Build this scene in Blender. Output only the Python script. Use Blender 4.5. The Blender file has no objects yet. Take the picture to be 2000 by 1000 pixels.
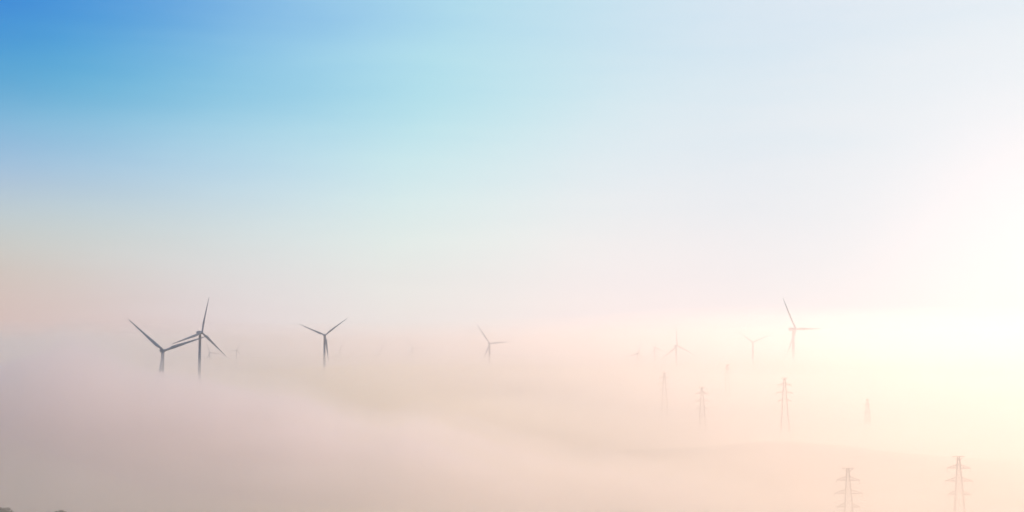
import bpy, bmesh, math, random
from mathutils import Vector, Matrix, noise
R = math.radians
scene = bpy.context.scene
C = scene.collection
random.seed(4)

# ------------------------------------------------------------------ camera
F = 50.0 / 36.0 * 2000.0             # focal length in photo pixels
PITCH = math.atan(200.0 / F)
cam_d = bpy.data.cameras.new('camera')
cam = bpy.data.objects.new('camera', cam_d)
C.objects.link(cam)
cam.location = (0, 0, 0)
cam.rotation_euler = (R(90) + PITCH, 0, 0)
cam_d.lens = 50; cam_d.sensor_width = 36; cam_d.sensor_fit = 'HORIZONTAL'
cam_d.clip_start = 0.5; cam_d.clip_end = 60000
scene.camera = cam

def at(px, py, D):
    """Point at forward distance D that the photograph shows at (px, py)."""
    u = (px - 1000.0) / F; v = (500.0 - py) / F
    d = Vector((u, math.cos(PITCH) - v * math.sin(PITCH), math.sin(PITCH) + v * math.cos(PITCH)))
    return d * (D / d.y)

# ------------------------------------------------------------------ materials
def mat(name, col, rough=0.6, var=0.0, scale=1.0, metal=0.0, col2=None):
    m = bpy.data.materials.new(name); m.use_nodes = True
    nt = m.node_tree; b = nt.nodes['Principled BSDF']
    b.inputs['Roughness'].default_value = rough; b.inputs['Metallic'].default_value = metal
    tc = nt.nodes.new('ShaderNodeTexCoord'); n = nt.nodes.new('ShaderNodeTexNoise')
    n.inputs['Scale'].default_value = scale; n.inputs['Detail'].default_value = 5
    nt.links.new(tc.outputs['Object'], n.inputs['Vector'])
    r = nt.nodes.new('ShaderNodeValToRGB')
    c2 = col2 or tuple(c * (1 - var) for c in col)
    r.color_ramp.elements[0].position = 0.3; r.color_ramp.elements[0].color = (*c2, 1)
    r.color_ramp.elements[1].position = 0.7; r.color_ramp.elements[1].color = (*col, 1)
    nt.links.new(n.outputs['Fac'], r.inputs['Fac'])
    nt.links.new(r.outputs['Color'], b.inputs['Base Color'])
    return m

def vol(name, density, col, g):
    m = bpy.data.materials.new(name); m.use_nodes = True
    nt = m.node_tree; nt.nodes.remove(nt.nodes['Principled BSDF'])
    v = nt.nodes.new('ShaderNodeVolumePrincipled')
    v.inputs['Density'].default_value = density
    v.inputs['Density Attribute'].default_value = ''
    v.inputs['Color Attribute'].default_value = ''
    v.inputs['Temperature Attribute'].default_value = ''
    v.inputs['Color'].default_value = (*col, 1)
    v.inputs['Anisotropy'].default_value = g
    nt.links.new(v.outputs['Volume'], nt.nodes['Material Output'].inputs['Volume'])
    return m

HAZE_D, HAZE_G = 0.00016, 0.58
FOG_D, FOG_G = 0.00105, 0.70
LOW_D, LOW_G = 0.0040, 0.78
BANK_D, BANK_G = 0.0120, 0.75
SKIRT_D = 0.0032
VEIL_D, VEIL_G = 0.00031, 0.66
M_white = mat('turbine_paint', (0.42, 0.47, 0.52), 0.45, 0.10, 0.25)
M_blade = mat('blade_paint', (0.43, 0.48, 0.53), 0.4, 0.08, 0.2)
M_steel = mat('galvanised_steel', (0.28, 0.25, 0.20), 0.55, 0.3, 0.6, metal=0.4)
M_glass = mat('insulator_glass', (0.12, 0.14, 0.13), 0.65, 0.2, 3)
M_conc = mat('concrete', (0.32, 0.31, 0.29), 0.9, 0.2, 0.5)
M_ground = mat('grassland', (0.060, 0.075, 0.045), 0.95, 0, 0.006, col2=(0.030, 0.040, 0.028))
M_leaf = mat('foliage', (0.060, 0.085, 0.040), 0.8, 0, 0.6, col2=(0.035, 0.055, 0.030))
M_bark = mat('bark', (0.07, 0.055, 0.045), 0.9, 0.3, 2)
M_haze = vol('haze_air', HAZE_D, (0.998, 0.99, 0.99), HAZE_G)
M_fog = vol('fog_air', FOG_D, (0.999, 0.984, 0.950), FOG_G)
M_low = vol('low_fog_air', LOW_D, (0.992, 0.960, 0.870), LOW_G)
M_bank = vol('bank_air', BANK_D, (0.954, 0.921, 0.940), BANK_G)
M_skirt = vol('skirt_air', SKIRT_D, (0.996, 0.976, 0.964), BANK_G)
M_veil = vol('veil_air', VEIL_D, (0.999, 0.990, 0.983), VEIL_G)

# ------------------------------------------------------------------ helpers
def link(name, bm, m, parent=None, smooth=False):
    me = bpy.data.meshes.new(name)
    bmesh.ops.recalc_face_normals(bm, faces=bm.faces[:])
    bm.to_mesh(me); bm.free()
    me.materials.append(m)
    if smooth:
        for p in me.polygons: p.use_smooth = True
    o = bpy.data.objects.new(name, me); C.objects.link(o)
    if parent: o.parent = parent
    return o

def empty(name, label, cat, group=None):
    o = bpy.data.objects.new(name, None); C.objects.link(o)
    o.empty_display_size = 2
    o['label'] = label; o['category'] = cat
    if group: o['group'] = group
    return o

def loft(bm, rings, cap=True):
    """rings: lists of points with equal counts."""
    vs = [[bm.verts.new(p) for p in r] for r in rings]
    n = len(vs[0])
    for a, b in zip(vs, vs[1:]):
        for i in range(n):
            bm.faces.new((a[i], a[(i + 1) % n], b[(i + 1) % n], b[i]))
    if cap:
        bm.faces.new(vs[0][::-1]); bm.faces.new(vs[-1])

def circle(c, r, n, ax='z', ry=None):
    ry = r if ry is None else ry
    out = []
    for i in range(n):
        t = 2 * math.pi * i / n
        a, b = r * math.cos(t), ry * math.sin(t)
        out.append(Vector(c) + (Vector((a, b, 0)) if ax == 'z' else Vector((a, 0, b))))
    return out

def bar(bm, a, b, w):
    a, b = Vector(a), Vector(b); d = (b - a).normalized()
    s = d.cross(Vector((0, 0, 1)))
    if s.length < 1e-3: s = d.cross(Vector((1, 0, 0)))
    s.normalize(); t = d.cross(s)
    h = w / 2
    loft(bm, [[p + s * h * i + t * h * j for i, j in ((-1, -1), (1, -1), (1, 1), (-1, 1))] for p in (a, b)])

def smooth01(x):
    x = max(0.0, min(1.0, x)); return x * x * (3 - 2 * x)

# ------------------------------------------------------------------ what stands where
BLADE = 40.0; TOWER = 78.0; OVER = 4.2
# hub px, hub py, rotor angle of one blade, yaw of the rotor, blade length in photo px, size of the machine
TURBINES = [
 (320.0, 685.0, 139, 12, 92, 1, 'nearest dark wind turbine, farthest left, one blade reaching across its taller neighbour'),
 (394.5, 649.5,  79, 30, 71, 1, 'dark wind turbine with one blade nearly upright, just right of the lowest left turbine'),
 (635.0, 654.5, 37.5, 10, 55, 1, 'grey Y shaped wind turbine with one blade hanging beside its tower'),
 (957.0, 671.0, 125, 12, 44.5, 1.05, 'pale wind turbine near the middle, blades up-left and level to the right'),
 (1554.5, 643.0, 121, 46, 71, 1.5, 'tall pale wind turbine highest at right, above the pylon with the long lattice body'),
 (1323.0, 675.5, 95, 30, 45, 1.02, 'faint wind turbine with one blade straight up, above the pylons right of centre'),
 (1471.0, 668.5, 24, 10, 38, 0.8, 'ghostly Y shaped wind turbine left of the tall pale one at right'),
 (1281.0, 679.0, 102, 45, 27, 0.66, 'tiny faint wind turbine just left of the one with a blade straight up'),
 (1247.0, 690.0,  74, 40, 30, 0.7, 'barely visible wind turbine leaning one blade right, leftmost of the right hand cluster'),
 (410.5, 689.0, 114, 25, 25, 0.6, 'small faint wind turbine behind the lower right blade of the dark upright turbine'),
 (463.0, 684.0,  66, 25, 20, 0.48, 'smallest distant wind turbine just right of the two dark turbines'),
 (660.5, 695.0,  66, 45, 38, 1.05, 'barely visible wind turbine low in the fog beside the grey Y shaped turbine'),
 (740.5, 694.0,  62, 45, 37, 1.05, 'almost vanished wind turbine low in fog between the grey and the pale middle turbine'),
 (806.0, 680.0, 120, 15, 25, 0.7, 'almost vanished small wind turbine with blade up-left, left of the pale middle turbine'),
]
# top px, top py, distance, yaw
PYLONS = [
 (1297.4, 728, 1500, 10, 'faintest small lattice pylon, leftmost, its foot lost in fog'),
 (1371.0, 756, 1204,  6, 'dark narrow lattice pylon right of the leftmost faint one, three arms clear'),
 (1420.0, 712, 1780,  8, 'small pale lattice pylon whose top stands highest in the picture'),
 (1532.0, 738, 1130,  8, 'long bodied lattice pylon below the tall pale turbine'),
 (1694.0, 779, 1200, 66, 'pale lattice pylon turned side on with short arms, right of the long bodied one'),
 (1656.0, 914.5, 681, 6, 'large near lattice pylon cut by the bottom edge, left of the other near one'),
 (1872.0, 891.5, 695, 8, 'large near lattice pylon at the far right, cut by the bottom edge'),
]
PYL_H = 50.0
t_pos, p_pos, ctrl = [], [], []
for (px, py, a, yaw, rp, sc, lab) in TURBINES:
    D = BLADE * sc * F / rp
    h = at(px, py, D)
    view = Vector((-h.x, -h.y, 0)).normalized()          # towards the camera
    ax = Matrix.Rotation(R(yaw), 3, 'Z') @ view           # rotor axis, pointing to the viewer's right for yaw > 0
    base = Vector((h.x, h.y, 0)) - ax * OVER * sc
    base.z = h.z - (TOWER + 1.9) * sc
    t_pos.append((base, math.atan2(ax.y, ax.x) + R(90), a, sc)); ctrl.append(base)
for (px, py, D, yaw, lab) in PYLONS:
    p = at(px, py, D); base = Vector((p.x, p.y, p.z - PYL_H))
    ang = math.atan2(-p.x, p.y)
    p_pos.append((base, ang + R(yaw))); ctrl.append(base)

# ------------------------------------------------------------------ ground
def ground_z(x, y):
    num = den = 0.0
    for c in ctrl:
        d2 = (c.x - x) ** 2 + (c.y - y) ** 2 + 900.0
        w = 1.0 / (d2 * d2); num += w * c.z; den += w
    wb = 1.0 / (900.0 ** 4); num += wb * -72; den += wb
    z = num / den
    r = math.hypot(x, y)
    z += 7.0 * (noise.noise(Vector((x / 420, y / 420, 0.3)))) * smooth01((min(math.hypot(c.x - x, c.y - y) for c in ctrl) - 30) / 250)
    hill = -2.0 - 0.0085 * r ** 1.75                          # the viewpoint's own hill
    k = smooth01((r - 60) / 220)
    z = hill * (1 - k) + z * k
    # a spur of that hill on the left, its shoulder just inside the frame's corner
    z += (-39 - z) * math.exp(-(((x + 118) / 75) ** 2 + ((y - 250) / 130) ** 2) ** 2)
    return z

def axis_pts(lo, hi, fine, n0):
    out = [0.0]; s = fine
    while out[-1] < hi:
        out.append(out[-1] + s); s *= n0
    neg = [0.0]; s = fine
    while neg[-1] > lo:
        neg.append(neg[-1] - s); s *= n0
    return sorted(set(neg + out))

def sheet(bm, xs, ys, fn):
    g = [[bm.verts.new((x, y, fn(x, y))) for x in xs] for y in ys]
    for j in range(len(ys) - 1):
        for i in range(len(xs) - 1):
            bm.faces.new((g[j][i], g[j][i + 1], g[j + 1][i + 1], g[j + 1][i]))
    return g

bm = bmesh.new()
gx = axis_pts(-11000, 11000, 16, 1.035); gy = axis_pts(-3000, 12500, 16, 1.03)
sheet(bm, gx, gy, ground_z)
gmin = min(v.co.z for v in bm.verts)
go = link('ground', bm, M_ground, smooth=True); go['kind'] = 'structure'
go['label'] = 'dark grassy hills hidden under the fog'

# ------------------------------------------------------------------ air: haze, fog, veil
def closed_sheet(name, xs, ys, top, bottom, m):
    bm = bmesh.new()
    g = sheet(bm, xs, ys, top)
    b = [[bm.verts.new((v.co.x, v.co.y, bottom)) for v in row] for row in (g[0], g[-1])]
    nx, ny = len(xs), len(ys)
    left = [b[0][0]] + [bm.verts.new((g[j][0].co.x, g[j][0].co.y, bottom)) for j in range(1, ny - 1)] + [b[1][0]]
    right = [b[0][-1]] + [bm.verts.new((g[j][-1].co.x, g[j][-1].co.y, bottom)) for j in range(1, ny - 1)] + [b[1][-1]]
    for i in range(nx - 1):
        bm.faces.new((g[0][i], g[0][i + 1], b[0][i + 1], b[0][i]))
        bm.faces.new((g[-1][i], g[-1][i + 1], b[1][i + 1], b[1][i]))
    for j in range(ny - 1):
        bm.faces.new((g[j][0], g[j + 1][0], left[j + 1], left[j]))
        bm.faces.new((g[j][-1], g[j + 1][-1], right[j + 1], right[j]))
    ring = b[0] + right[1:-1] + b[1][::-1] + left[1:-1][::-1]
    bm.faces.new(ring)
    o = link(name, bm, m, smooth=True); o['kind'] = 'stuff'
    return o

BOT = gmin - 1.0
TOP = 76.0
bm = bmesh.new()
x0, x1, y0, y1 = gx[0] - 60, gx[-1] + 60, gy[0] - 60, gy[-1] + 60
loft(bm, [[Vector((x, y, z)) for x, y in ((x0, y0), (x1, y0), (x1, y1), (x0, y1))] for z in (BOT, TOP)])
hz = link('haze', bm, M_haze); hz['kind'] = 'stuff'; hz['label'] = 'pale warm morning haze filling the air'

def bump(x, y, cx, cy, rx, ry):
    return math.exp(-(((x - cx) / rx) ** 2 + ((y - cy) / ry) ** 2))

def fog_top(x, y):
    a = x / max(y, 150.0)                      # bearing: -0.36 left edge, +0.36 right edge
    r = math.hypot(x, y)
    left = smooth01((0.20 - a) / 0.45)
    z = -9 - 25 * left + 23 * left * smooth01((y - 850) / 250)
    far = 3 + 9 * smooth01((a - 0.125) / 0.07)
    ys = 1250 + 300 * smooth01((-0.12 - a) / 0.08) + 700 * smooth01((a + 0.10) / 0.20) - 600 * smooth01((a - 0.16) / 0.05)
    z += (far - z) * smooth01((y - ys + 200) / 720)                    # the fog sea closes up with distance
    z += (-4 - z) * bump(x, y, -125, 230, 125, 150)             # a shred of mist over the near slope
    n1 = noise.fractal(Vector((x / 380, y / 520, 1.7)), 0.9, 2.1, 4)
    n2 = noise.fractal(Vector((x / 110, y / 160, 5.1)), 0.8, 2.1, 3)
    z += 7 * n1 + 2.2 * n2
    # thins out towards the viewpoint's hill
    z = z - 40 * (1 - smooth01((r - 30) / 120))
    return max(BOT + 4.0, min(TOP - 3.0, z))
def low_top(x, y):
    n = noise.fractal(Vector((x / 300, y / 420, 4.4)), 0.9, 2.1, 3)
    a = x / max(y, 60.0)
    thin = 24 * smooth01((-0.10 - a) / 0.22) * (1 - smooth01((y - 480) / 300))     # thinner over the near slope at left
    deep = 15 + 27 * smooth01((a + 0.10) / 0.22) * (1 - smooth01((y - 1500) / 600))
    return max(BOT + 2.5, fog_top(x, y) - deep + 5 * n - thin * (1 - bump(x, y, -125, 230, 125, 150)) + 16 * bump(x, y, -125, 230, 125, 150))

fx = axis_pts(-9000, 9000, 22, 1.03); fy = [v for v in axis_pts(-10, 11500, 22, 1.022) if v >= 20]
closed_sheet('fog', fx, fy, fog_top, BOT + 0.5, M_fog)['label'] = 'loose top of the pink lit sea of fog'
closed_sheet('low_fog', fx, fy, low_top, BOT + 0.6, M_low)['label'] = 'dense lower fog filling the valley'

def lerp_tab(tab, x):
    if x <= tab[0][0]: return tab[0][1]
    for (xa, ya), (xb, yb) in zip(tab, tab[1:]):
        if x <= xb: return ya + (yb - ya) * smooth01((x - xa) / (xb - xa))
    return tab[-1][1]
CREST = [(-0.70, -4), (-0.42, 2), (-0.36, 4), (-0.305, 13), (-0.255, 0), (-0.215, -5), (-0.16, -14), (-0.08, -30), (0.0, -48), (0.1, -66), (0.2, -82)]
def bank_top(x, y, rise=0.0, wide=0.0):
    a = x / max(y, 60.0)
    c = lerp_tab(CREST, a)
    yc = 720 + 120 * noise.noise(Vector((x / 260, 0.0, 3.3)))
    front = smooth01((y - (yc - 330 - wide)) / (330 + wide))
    back = 1 - smooth01((y - yc - 60) / (420 + wide))
    z = -82 + (c + rise + 82) * front * back
    n1 = noise.fractal(Vector((x / 150, y / 190, 7.7)), 0.9, 2.1, 4)
    n2 = noise.fractal(Vector((x / 48, y / 70, 2.1)), 0.8, 2.1, 3)
    z += (17.0 * n1 + 7.0 * n2) * front * back
    return max(BOT + 3.0, min(TOP - 3.0, z))
bx = [-620 + 11 * i for i in range(82)]; by = [230 + 12 * i for i in range(90)]
closed_sheet('fog_bank', bx, by, lambda x, y: bank_top(x, y, 5.0, 60.0), BOT + 0.9, M_skirt)['label'] = 'soft outer skirt of the pinkish fog bank at left'
closed_sheet('fog_bank', bx, by, lambda x, y: bank_top(x, y, -5.0, 0.0), BOT + 1.1, M_bank)['label'] = 'thick core of the pinkish fog bank at left'

def veil_top(x, y, rise=0.0):
    a = x / max(y, 150.0)
    start = 1050 - 850 * smooth01((a + 0.10) / 0.28)
    k = smooth01((y - start) / (1250.0 + 14.0 * rise))
    z = -60 + (94 + rise) * k
    z += (13 - 0.2 * rise) * noise.fractal(Vector((x / 600, y / 700, 9.2 + rise)), 0.9, 2.1, 3)
    return max(BOT + 3.0, min(TOP - 2.0, z))
vy = [v for v in axis_pts(-10, 11800, 40, 1.02) if v >= 150]
closed_sheet('fog_veil', fx, vy, veil_top, BOT + 0.7, M_veil)['label'] = 'thin pale upper fog around the far turbines'
closed_sheet('fog_veil', fx, vy, lambda x, y: veil_top(x, y, 20.0), BOT + 0.8, M_veil)['label'] = 'middle sheet of thin fog around the far hubs'
closed_sheet('fog_veil', fx, vy, lambda x, y: veil_top(x, y, 38.0), BOT + 0.95, M_veil)['label'] = 'topmost thin fog reaching the far blade tips'

# ------------------------------------------------------------------ wind turbine
def blade_bm():
    bm = bmesh.new(); rings = []
    # along +z from the hub, chord along x (in the rotor plane), thickness along y (rotor axis)
    st = [(1.0, 1.9, 1.0, 0), (2.6, 1.9, 1.0, 0), (4.5, 2.3, 0.75, 22), (7.5, 3.25, 0.34, 18), (10, 3.2, 0.26, 14), (15, 2.6, 0.22, 9),
          (21, 2.0, 0.19, 6), (28, 1.45, 0.17, 3), (34, 1.0, 0.16, 1), (38, 0.65, 0.15, 0), (39.6, 0.34, 0.15, 0), (40, 0.10, 0.2, 0)]
    for z, ch, th, tw in st:
        if z > 4: ch *= 0.88
        ring = []
        for i in range(12):
            t = 2 * math.pi * i / 12
            x = math.cos(t) * ch / 2
            y = math.sin(t) * ch / 2 * th * (1 if th > 0.9 else (0.75 + 0.5 * (0.5 + 0.5 * math.cos(t))))
            x -= ch * 0.18 * (1 - min(1, th)) 
            c, s = math.cos(R(tw)), math.sin(R(tw))
            bend = -1.2 * (z / 40) ** 2
            ring.append(Vector((x * c - y * s, x * s + y * c + bend, z)))
        rings.append(ring)
    loft(bm, rings)
    return bm

def turbine():
    root = empty('wind_turbine', TURBINES[0][6], 'wind turbine', 'wind turbines rising out of the fog')
    bm = bmesh.new()
    prof = [(-1.5, 1.95), (0, 1.95), (20, 1.82), (40, 1.68), (60, 1.5), (TOWER - 0.4, 1.34), (TOWER - 0.4, 1.5), (TOWER, 1.5)]
    loft(bm, [circle((0, 0, z), r, 24) for z, r in prof])
    tw = link('tower', bm, M_white, root, True)
    for z in (0.2, 20, 40, 60):
        bm = bmesh.new(); rr = 2.02 if z < 1 else 1.98 - z * 0.0079
        loft(bm, [circle((0, 0, z), rr, 24), circle((0, 0, z + 0.25), rr, 24)])
        link('flange', bm, M_white, tw)
    bm = bmesh.new()
    loft(bm, [[Vector((x, y, z)) for x, z in ((-0.5, 2.1), (0.5, 2.1), (0.5, 4.3), (-0.5, 4.3))] for y in (-2.03, -1.6)])
    link('door', bm, M_steel, tw)
    bm = bmesh.new()
    loft(bm, [circle((0, 0, -1.4), 5, 20), circle((0, 0, 0.05), 4.6, 20)])
    link('foundation', bm, M_conc, root)
    # nacelle along y: rotor at -y
    zc = TOWER + 1.9
    bm = bmesh.new(); rings = []
    for y, w, hh, dz in ((-2.7, 1.0, 1.1, 0), (-2.2, 1.45, 1.55, 0), (-0.5, 1.75, 1.85, 0.03), (3.0, 1.75, 1.8, 0.08), (5.2, 1.6, 1.45, 0.25), (6.0, 1.2, 0.95, 0.4)):
        rings.append([Vector((math.copysign(abs(math.cos(t)) ** 0.45, math.cos(t)) * w, y, zc + dz + math.copysign(abs(math.sin(t)) ** 0.45, math.sin(t)) * hh))
                      for t in [2 * math.pi * (i + 0.5) / 20 for i in range(20)]])
    loft(bm, rings)
    na = link('nacelle', bm, M_white, root, True)
    bm = bmesh.new()
    bar(bm, (0.5, 4.9, zc + 1.5), (0.5, 4.9, zc + 3.4), 0.12); bar(bm, (0.1, 4.9, zc + 3.2), (0.9, 4.9, zc + 3.2), 0.1)
    link('wind_vane', bm, M_steel, na)
    bm = bmesh.new()
    loft(bm, [circle((0, y, zc), r, 20, 'y') for y, r in ((-2.72, 1.25), (-3.2, 1.5), (-4.2, 1.55), (-5.2, 1.25), (-5.9, 0.7), (-6.1, 0.15))])
    link('hub', bm, M_white, root, True)
    bb = blade_bm()
    b0 = link('blade', bb, M_blade, root, True)
    b0.location = (0, -OVER, zc)
    for k in (1, 2):
        b = b0.copy(); C.objects.link(b); b.parent = root
    return root

def blades_of(root):
    return [c for c in root.children if c.name.split('.')[0] == 'blade']

def copy_tree(o, parent=None):
    c = o.copy(); C.objects.link(c)
    if parent: c.parent = parent
    for ch in list(o.children): copy_tree(ch, c)
    return c

proto = turbine()
roots = [proto] + [copy_tree(proto) for _ in TURBINES[1:]]
for root, (base, rz, a, sc), T in zip(roots, t_pos, TURBINES):
    root.scale = (sc, sc, sc)
    root.location = base; root.rotation_euler = (0, 0, rz); root['label'] = T[6]
    for k, b in enumerate(blades_of(root)):
        # angle a is counter-clockwise from the viewer's right; blade mesh points up
        b.rotation_euler = (0, R(90 - (a + 120 * k)), 0)

# ------------------------------------------------------------------ lattice pylon
def pylon():
    root = empty('lattice_pylon', PYLONS[0][4], 'pylon', 'lattice power pylons standing in the fog')
    H = PYL_H
    lv = [(0, 8.2), (11, 6.5), (21.5, 4.7), (H - 18.2, 3.6), (H - 15, 3.2), (H - 11.8, 2.7), (H - 8.7, 2.25), (H - 5.6, 1.75), (H - 2.8, 1.35), (H, 1.0)]
    def w_at(z):
        for (za, wa), (zb, wb) in zip(lv, lv[1:]):
            if z <= zb: return wa + (wb - wa) * (z - za) / (zb - za)
        return lv[-1][1]
    body = bmesh.new()
    cor = ((-1, -1), (1, -1), (1, 1), (-1, 1))
    for sx, sy in cor:
        for (za, wa), (zb, wb) in zip(lv, lv[1:]):
            bar(body, (sx * wa / 2, sy * wa / 2, za - (1.2 if za == 0 else 0)), (sx * wb / 2, sy * wb / 2, zb), 0.25 if za < 30 else 0.21)
    lat = link('lattice_body', body, M_steel, root)
    br = bmesh.new()
    for (za, wa), (zb, wb) in zip(lv, lv[1:]):
        n = 1
        for i in range(4):
            (ax, ay), (bx, by) = cor[i], cor[(i + 1) % 4]
            bar(br, (ax * wa / 2, ay * wa / 2, za), (bx * wb / 2, by * wb / 2, zb), 0.11)
            bar(br, (bx * wa / 2, by * wa / 2, za), (ax * wb / 2, ay * wb / 2, zb), 0.11)
            bar(br, (ax * wb / 2, ay * wb / 2, zb), (bx * wb / 2, by * wb / 2, zb), 0.12)
    link('bracing', br, M_steel, lat)
    for sx, sy in cor:
        bm = bmesh.new()
        loft(bm, [circle((sx * 4.1, sy * 4.1, -1.4), 0.6, 10), circle((sx * 4.1, sy * 4.1, 0.3), 0.5, 10)])
        link('footing', bm, M_conc, root)
    for z, half in ((H - 5.6, 5.5), (H - 11.8, 6.6), (H - 18.2, 5.3)):
        w = w_at(z); zt = z + 1.8; wt = w_at(zt)
        for s in (-1, 1):
            arm = bmesh.new()
            tip = Vector((s * half, 0, z))
            for sy in (-1, 1):
                root_lo = Vector((s * w / 2, sy * w / 2, z)); root_hi = Vector((s * wt / 2, sy * wt / 2, zt))
                bar(arm, root_lo, tip, 0.27); bar(arm, root_hi, tip, 0.20)
                for f in (0.33, 0.66):
                    bar(arm, root_lo.lerp(tip, f), root_hi.lerp(tip, f), 0.09)
                bar(arm, root_lo.lerp(tip, 0.33), root_hi, 0.09)
            for f in (0.0, 0.33, 0.66):
                bar(arm, Vector((s * w / 2, -w / 2, z)).lerp(tip, f), Vector((s * w / 2, w / 2, z)).lerp(tip, f), 0.09)
            ao = link('cross_arm', arm, M_steel, root)
            ins = bmesh.new(); rings = []
            rings.append(circle((s * (half - 0.1), 0, z - 0.1), 0.05, 8))
            for k in range(9):
                q = z - 0.25 - k * 0.2
                rings += [circle((s * (half - 0.1), 0, q), 0.06, 8), circle((s * (half - 0.1), 0, q - 0.05), 0.17, 8), circle((s * (half - 0.1), 0, q - 0.1), 0.06, 8)]
            loft(ins, rings)
            link('insulator', ins, M_glass, ao)
    top = bmesh.new()
    bar(top, (-2.8, 0, H + 0.02), (2.8, 0, H + 0.02), 0.2)
    for s in (-1, 1):
        for sy in (-1, 1):
            bar(top, (s * 0.62, sy * 0.62, H - 1.6), (s * 2.7, 0, H), 0.12)
    link('earth_wire_arm', top, M_steel, root)
    return root

pproto = pylon()
proots = [pproto] + [copy_tree(pproto) for _ in PYLONS[1:]]
for root, (base, rz), P in zip(proots, p_pos, PYLONS):
    root.location = base; root.rotation_euler = (0, 0, rz); root['label'] = P[4]

# ------------------------------------------------------------------ trees on the near spur
def tree(x, y, h, spread, label, seed):
    rnd = random.Random(seed)
    root = empty('tree', label, 'tree', 'dark trees on the near hillside')
    z = ground_z(x, y); root.location = (x, y, z)
    bm = bmesh.new()
    th = h * 0.7
    loft(bm, [circle((0.1 * math.sin(k), 0.08 * k, th * k / 6 - (0.5 if k == 0 else 0)), 0.42 * (1 - k / 7.5) * h / 11, 10) for k in range(7)])
    blobs = []
    for i in range(9):
        a = rnd.uniform(0, 6.28); t = rnd.uniform(0.35, 0.95)
        p0 = Vector((0, 0.08 * 6 * t, th * t))
        p1 = Vector((math.cos(a) * spread * rnd.uniform(.35, .8), math.sin(a) * spread * rnd.uniform(.35, .8), h * (0.45 + 0.42 * t)))
        blobs.append((p1, rnd.uniform(0.28, 0.45) * spread))
        loft(bm, [[p + Vector((math.cos(q) * r, math.sin(q) * r, 0)) for q in (0, 1.57, 3.14, 4.71)] for p, r in ((p0, 0.13), (p0.lerp(p1, .5), 0.09), (p1, 0.04))])
    blobs.append((Vector((0, 0, h - spread * .42)), spread * .55))
    link('trunk', bm, M_bark, root, True)
    bm = bmesh.new()
    for c, r in blobs:
        for i in range(420):
            d = Vector((rnd.gauss(0, 1), rnd.gauss(0, 1), rnd.gauss(0, 1))).normalized() * r * rnd.uniform(0.45, 1.05)
            d.z *= 0.75
            p = c + d; s = rnd.uniform(0.12, 0.3)
            u = Vector((rnd.gauss(0, 1), rnd.gauss(0, 1), rnd.gauss(0, 1))).normalized()
            w = u.orthogonal().normalized()
            bm.faces.new([bm.verts.new(p + u * s), bm.verts.new(p + w * s * .6), bm.verts.new(p - u * s), bm.verts.new(p - w * s * .6)])
    link('crown', bm, M_leaf, root)
    return root
def tree_at(px, py, D, spread, label, seed):
    p = at(px, py, D); h = max(4.0, p.z - ground_z(p.x, p.y))
    tree(p.x, p.y, h, spread, label, seed)
tree_at(117, 996, 285, 2.6, 'dark round tree crown peeking over the bottom edge near the left corner', 3)
tree_at(-14, 988, 285, 4.0, 'dark tree cut by the frame at the very bottom left corner', 8)

# ------------------------------------------------------------------ sun and sky
SUN_AZ, SUN_EL = R(22.5), R(15.0)
sd = Vector((math.sin(SUN_AZ) * math.cos(SUN_EL), math.cos(SUN_AZ) * math.cos(SUN_EL), math.sin(SUN_EL)))
ld = bpy.data.lights.new('sun', 'SUN'); ld.energy = 2.2; ld.angle = R(0.5); ld.color = (0.727, 0.487, 0.382)
lo = bpy.data.objects.new('sun', ld); C.objects.link(lo)
lo.rotation_euler = (-sd).to_track_quat('-Z', 'Y').to_euler()

w = bpy.data.worlds.new('World'); scene.world = w; w.use_nodes = True
nt = w.node_tree; bg = nt.nodes['Background']
sky = nt.nodes.new('ShaderNodeTexSky'); sky.sky_type = 'NISHITA'; sky.sun_disc = False
sky.sun_elevation = SUN_EL; sky.sun_rotation = SUN_AZ
sky.air_density = 1.0; sky.dust_density = 1.0; sky.ozone_density = 2.0
def N(t, **kw):
    n = nt.nodes.new(t)
    for k, v in kw.items(): setattr(n, k, v)
    return n
def ramp(name, src, stops, interp='B_SPLINE'):
    r = N('ShaderNodeValToRGB', name=name); cr = r.color_ramp; cr.interpolation = interp
    while len(cr.elements) < len(stops): cr.elements.new(0.5)
    for e, (p, c) in zip(cr.elements, stops):
        e.position = p; e.color = (*c, 1) if isinstance(c, tuple) else (c, c, c, 1)
    nt.links.new(src, r.inputs['Fac']); return r.outputs['Color']
def mix(f, a, b):
    m = N('ShaderNodeMix', data_type='RGBA')
    if isinstance(f, float): m.inputs[0].default_value = f
    else: nt.links.new(f, m.inputs[0])
    nt.links.new(a, m.inputs[6]); nt.links.new(b, m.inputs[7])
    return m.outputs[2]
tc = N('ShaderNodeTexCoord')
sep = N('ShaderNodeSeparateXYZ'); nt.links.new(tc.outputs['Generated'], sep.inputs[0])
dot = N('ShaderNodeVectorMath', operation='DOT_PRODUCT'); nt.links.new(tc.outputs['Generated'], dot.inputs[0])
gd = R(2.0)                                   # the glow lies low, where the mist under the sun is thickest
dot.inputs[1].default_value = (math.sin(SUN_AZ) * math.cos(gd), math.cos(SUN_AZ) * math.cos(gd), math.sin(gd))
ac = N('ShaderNodeMath', operation='ARCCOSINE'); nt.links.new(dot.outputs['Value'], ac.inputs[0])
gam = N('ShaderNodeMath', operation='MULTIPLY'); nt.links.new(ac.outputs[0], gam.inputs[0]); gam.inputs[1].default_value = 1 / math.pi
sin_ = math.sin
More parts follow.
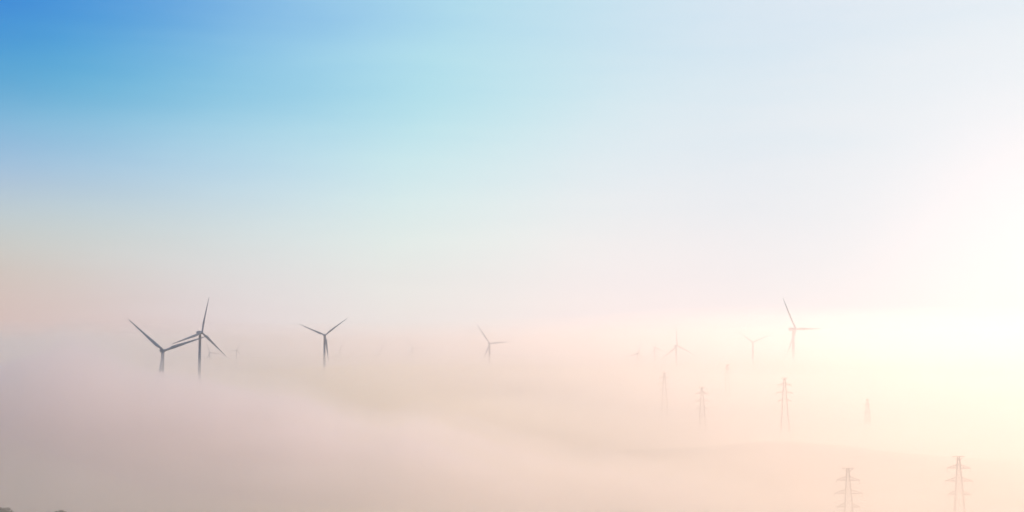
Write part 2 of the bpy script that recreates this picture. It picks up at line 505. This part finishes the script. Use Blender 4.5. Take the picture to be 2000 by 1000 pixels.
# warm bright zenith out of view, added to light the fog; clear blue below, milky towards the horizon, white round the low sun
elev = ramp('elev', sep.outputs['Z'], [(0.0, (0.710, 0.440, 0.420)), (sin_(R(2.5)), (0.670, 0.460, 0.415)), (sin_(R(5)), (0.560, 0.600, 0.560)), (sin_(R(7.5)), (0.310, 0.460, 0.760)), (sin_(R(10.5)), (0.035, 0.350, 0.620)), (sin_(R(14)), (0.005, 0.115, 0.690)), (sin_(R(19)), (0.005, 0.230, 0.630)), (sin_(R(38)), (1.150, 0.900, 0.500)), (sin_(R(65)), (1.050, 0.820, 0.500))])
kn = N('ShaderNodeMapping'); nt.links.new(tc.outputs['Generated'], kn.inputs['Vector']); kn.inputs['Scale'].default_value = (3.0, 3.0, 26.0); kn.inputs['Rotation'].default_value = (0.0, R(-9), 0.0)
nz = N('ShaderNodeTexNoise'); nz.inputs['Scale'].default_value = 1.3; nz.inputs['Detail'].default_value = 4; nt.links.new(kn.outputs[0], nz.inputs['Vector'])
nm = N('ShaderNodeMath', operation='MULTIPLY_ADD'); nt.links.new(nz.outputs['Fac'], nm.inputs[0]); nm.inputs[1].default_value = -0.03; nm.inputs[2].default_value = 0.015   # thin streaks of high cloud
gs = N('ShaderNodeMath', operation='ADD'); nt.links.new(gam.outputs[0], gs.inputs[0]); nt.links.new(nm.outputs[0], gs.inputs[1])
kg = ramp('kg', gs.outputs[0], [(2 / 180, (1.0, 1.0, 1.0)), (11 / 180, (0.86, 0.96, 0.99)), (15 / 180, (0.70, 0.86, 0.93)), (21 / 180, (0.52, 0.77, 0.90)),
                               (28 / 180, (0.35, 0.60, 0.82)), (35 / 180, (0.16, 0.34, 0.55)), (41 / 180, (0.0, 0.12, 0.16)), (46 / 180, (0.0, 0.03, 0.0)), (54 / 180, (0.0, 0.0, 0.0))])
glow = ramp('glow', gam.outputs[0], [(2 / 180, (1.084, 0.929, 0.953)), (10 / 180, (0.631, 0.730, 0.816)), (18 / 180, (1.000, 0.872, 0.888)), (26 / 180, (1.048, 0.970, 0.865)), (34 / 180, (1.481, 1.121, 0.904)), (46 / 180, (1.661, 1.274, 0.822))])
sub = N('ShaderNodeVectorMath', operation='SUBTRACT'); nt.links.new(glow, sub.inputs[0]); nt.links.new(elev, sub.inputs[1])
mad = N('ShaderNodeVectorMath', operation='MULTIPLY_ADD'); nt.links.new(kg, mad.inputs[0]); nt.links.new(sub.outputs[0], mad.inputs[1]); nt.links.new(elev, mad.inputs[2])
# away from the sun the dawn sky is dim and blue
away = ramp('away', gam.outputs[0], [(58 / 180, 0.0), (100 / 180, 1.0)], 'LINEAR')
anti = N('ShaderNodeRGB', name='anti'); anti.outputs[0].default_value = (0.12, 0.24, 0.42, 1)
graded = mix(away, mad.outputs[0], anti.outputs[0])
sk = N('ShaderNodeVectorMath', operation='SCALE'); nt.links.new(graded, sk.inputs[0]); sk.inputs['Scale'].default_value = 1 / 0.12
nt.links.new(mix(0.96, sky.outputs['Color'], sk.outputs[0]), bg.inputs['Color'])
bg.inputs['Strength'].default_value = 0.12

# ------------------------------------------------------------------ render settings
scene.render.engine = 'CYCLES'
cy = scene.cycles
cy.max_bounces = 20; cy.volume_bounces = 14; cy.diffuse_bounces = 2; cy.glossy_bounces = 2; cy.transparent_max_bounces = 16
cy.use_denoising = True; cy.use_adaptive_sampling = False
cy.sample_clamp_indirect = 15.0
vs = scene.view_settings
scene.display_settings.display_device = 'sRGB'
vs.view_transform = 'Standard'; vs.look = 'None'; vs.exposure = 0.0; vs.gamma = 1.0; vs.use_curve_mapping = False
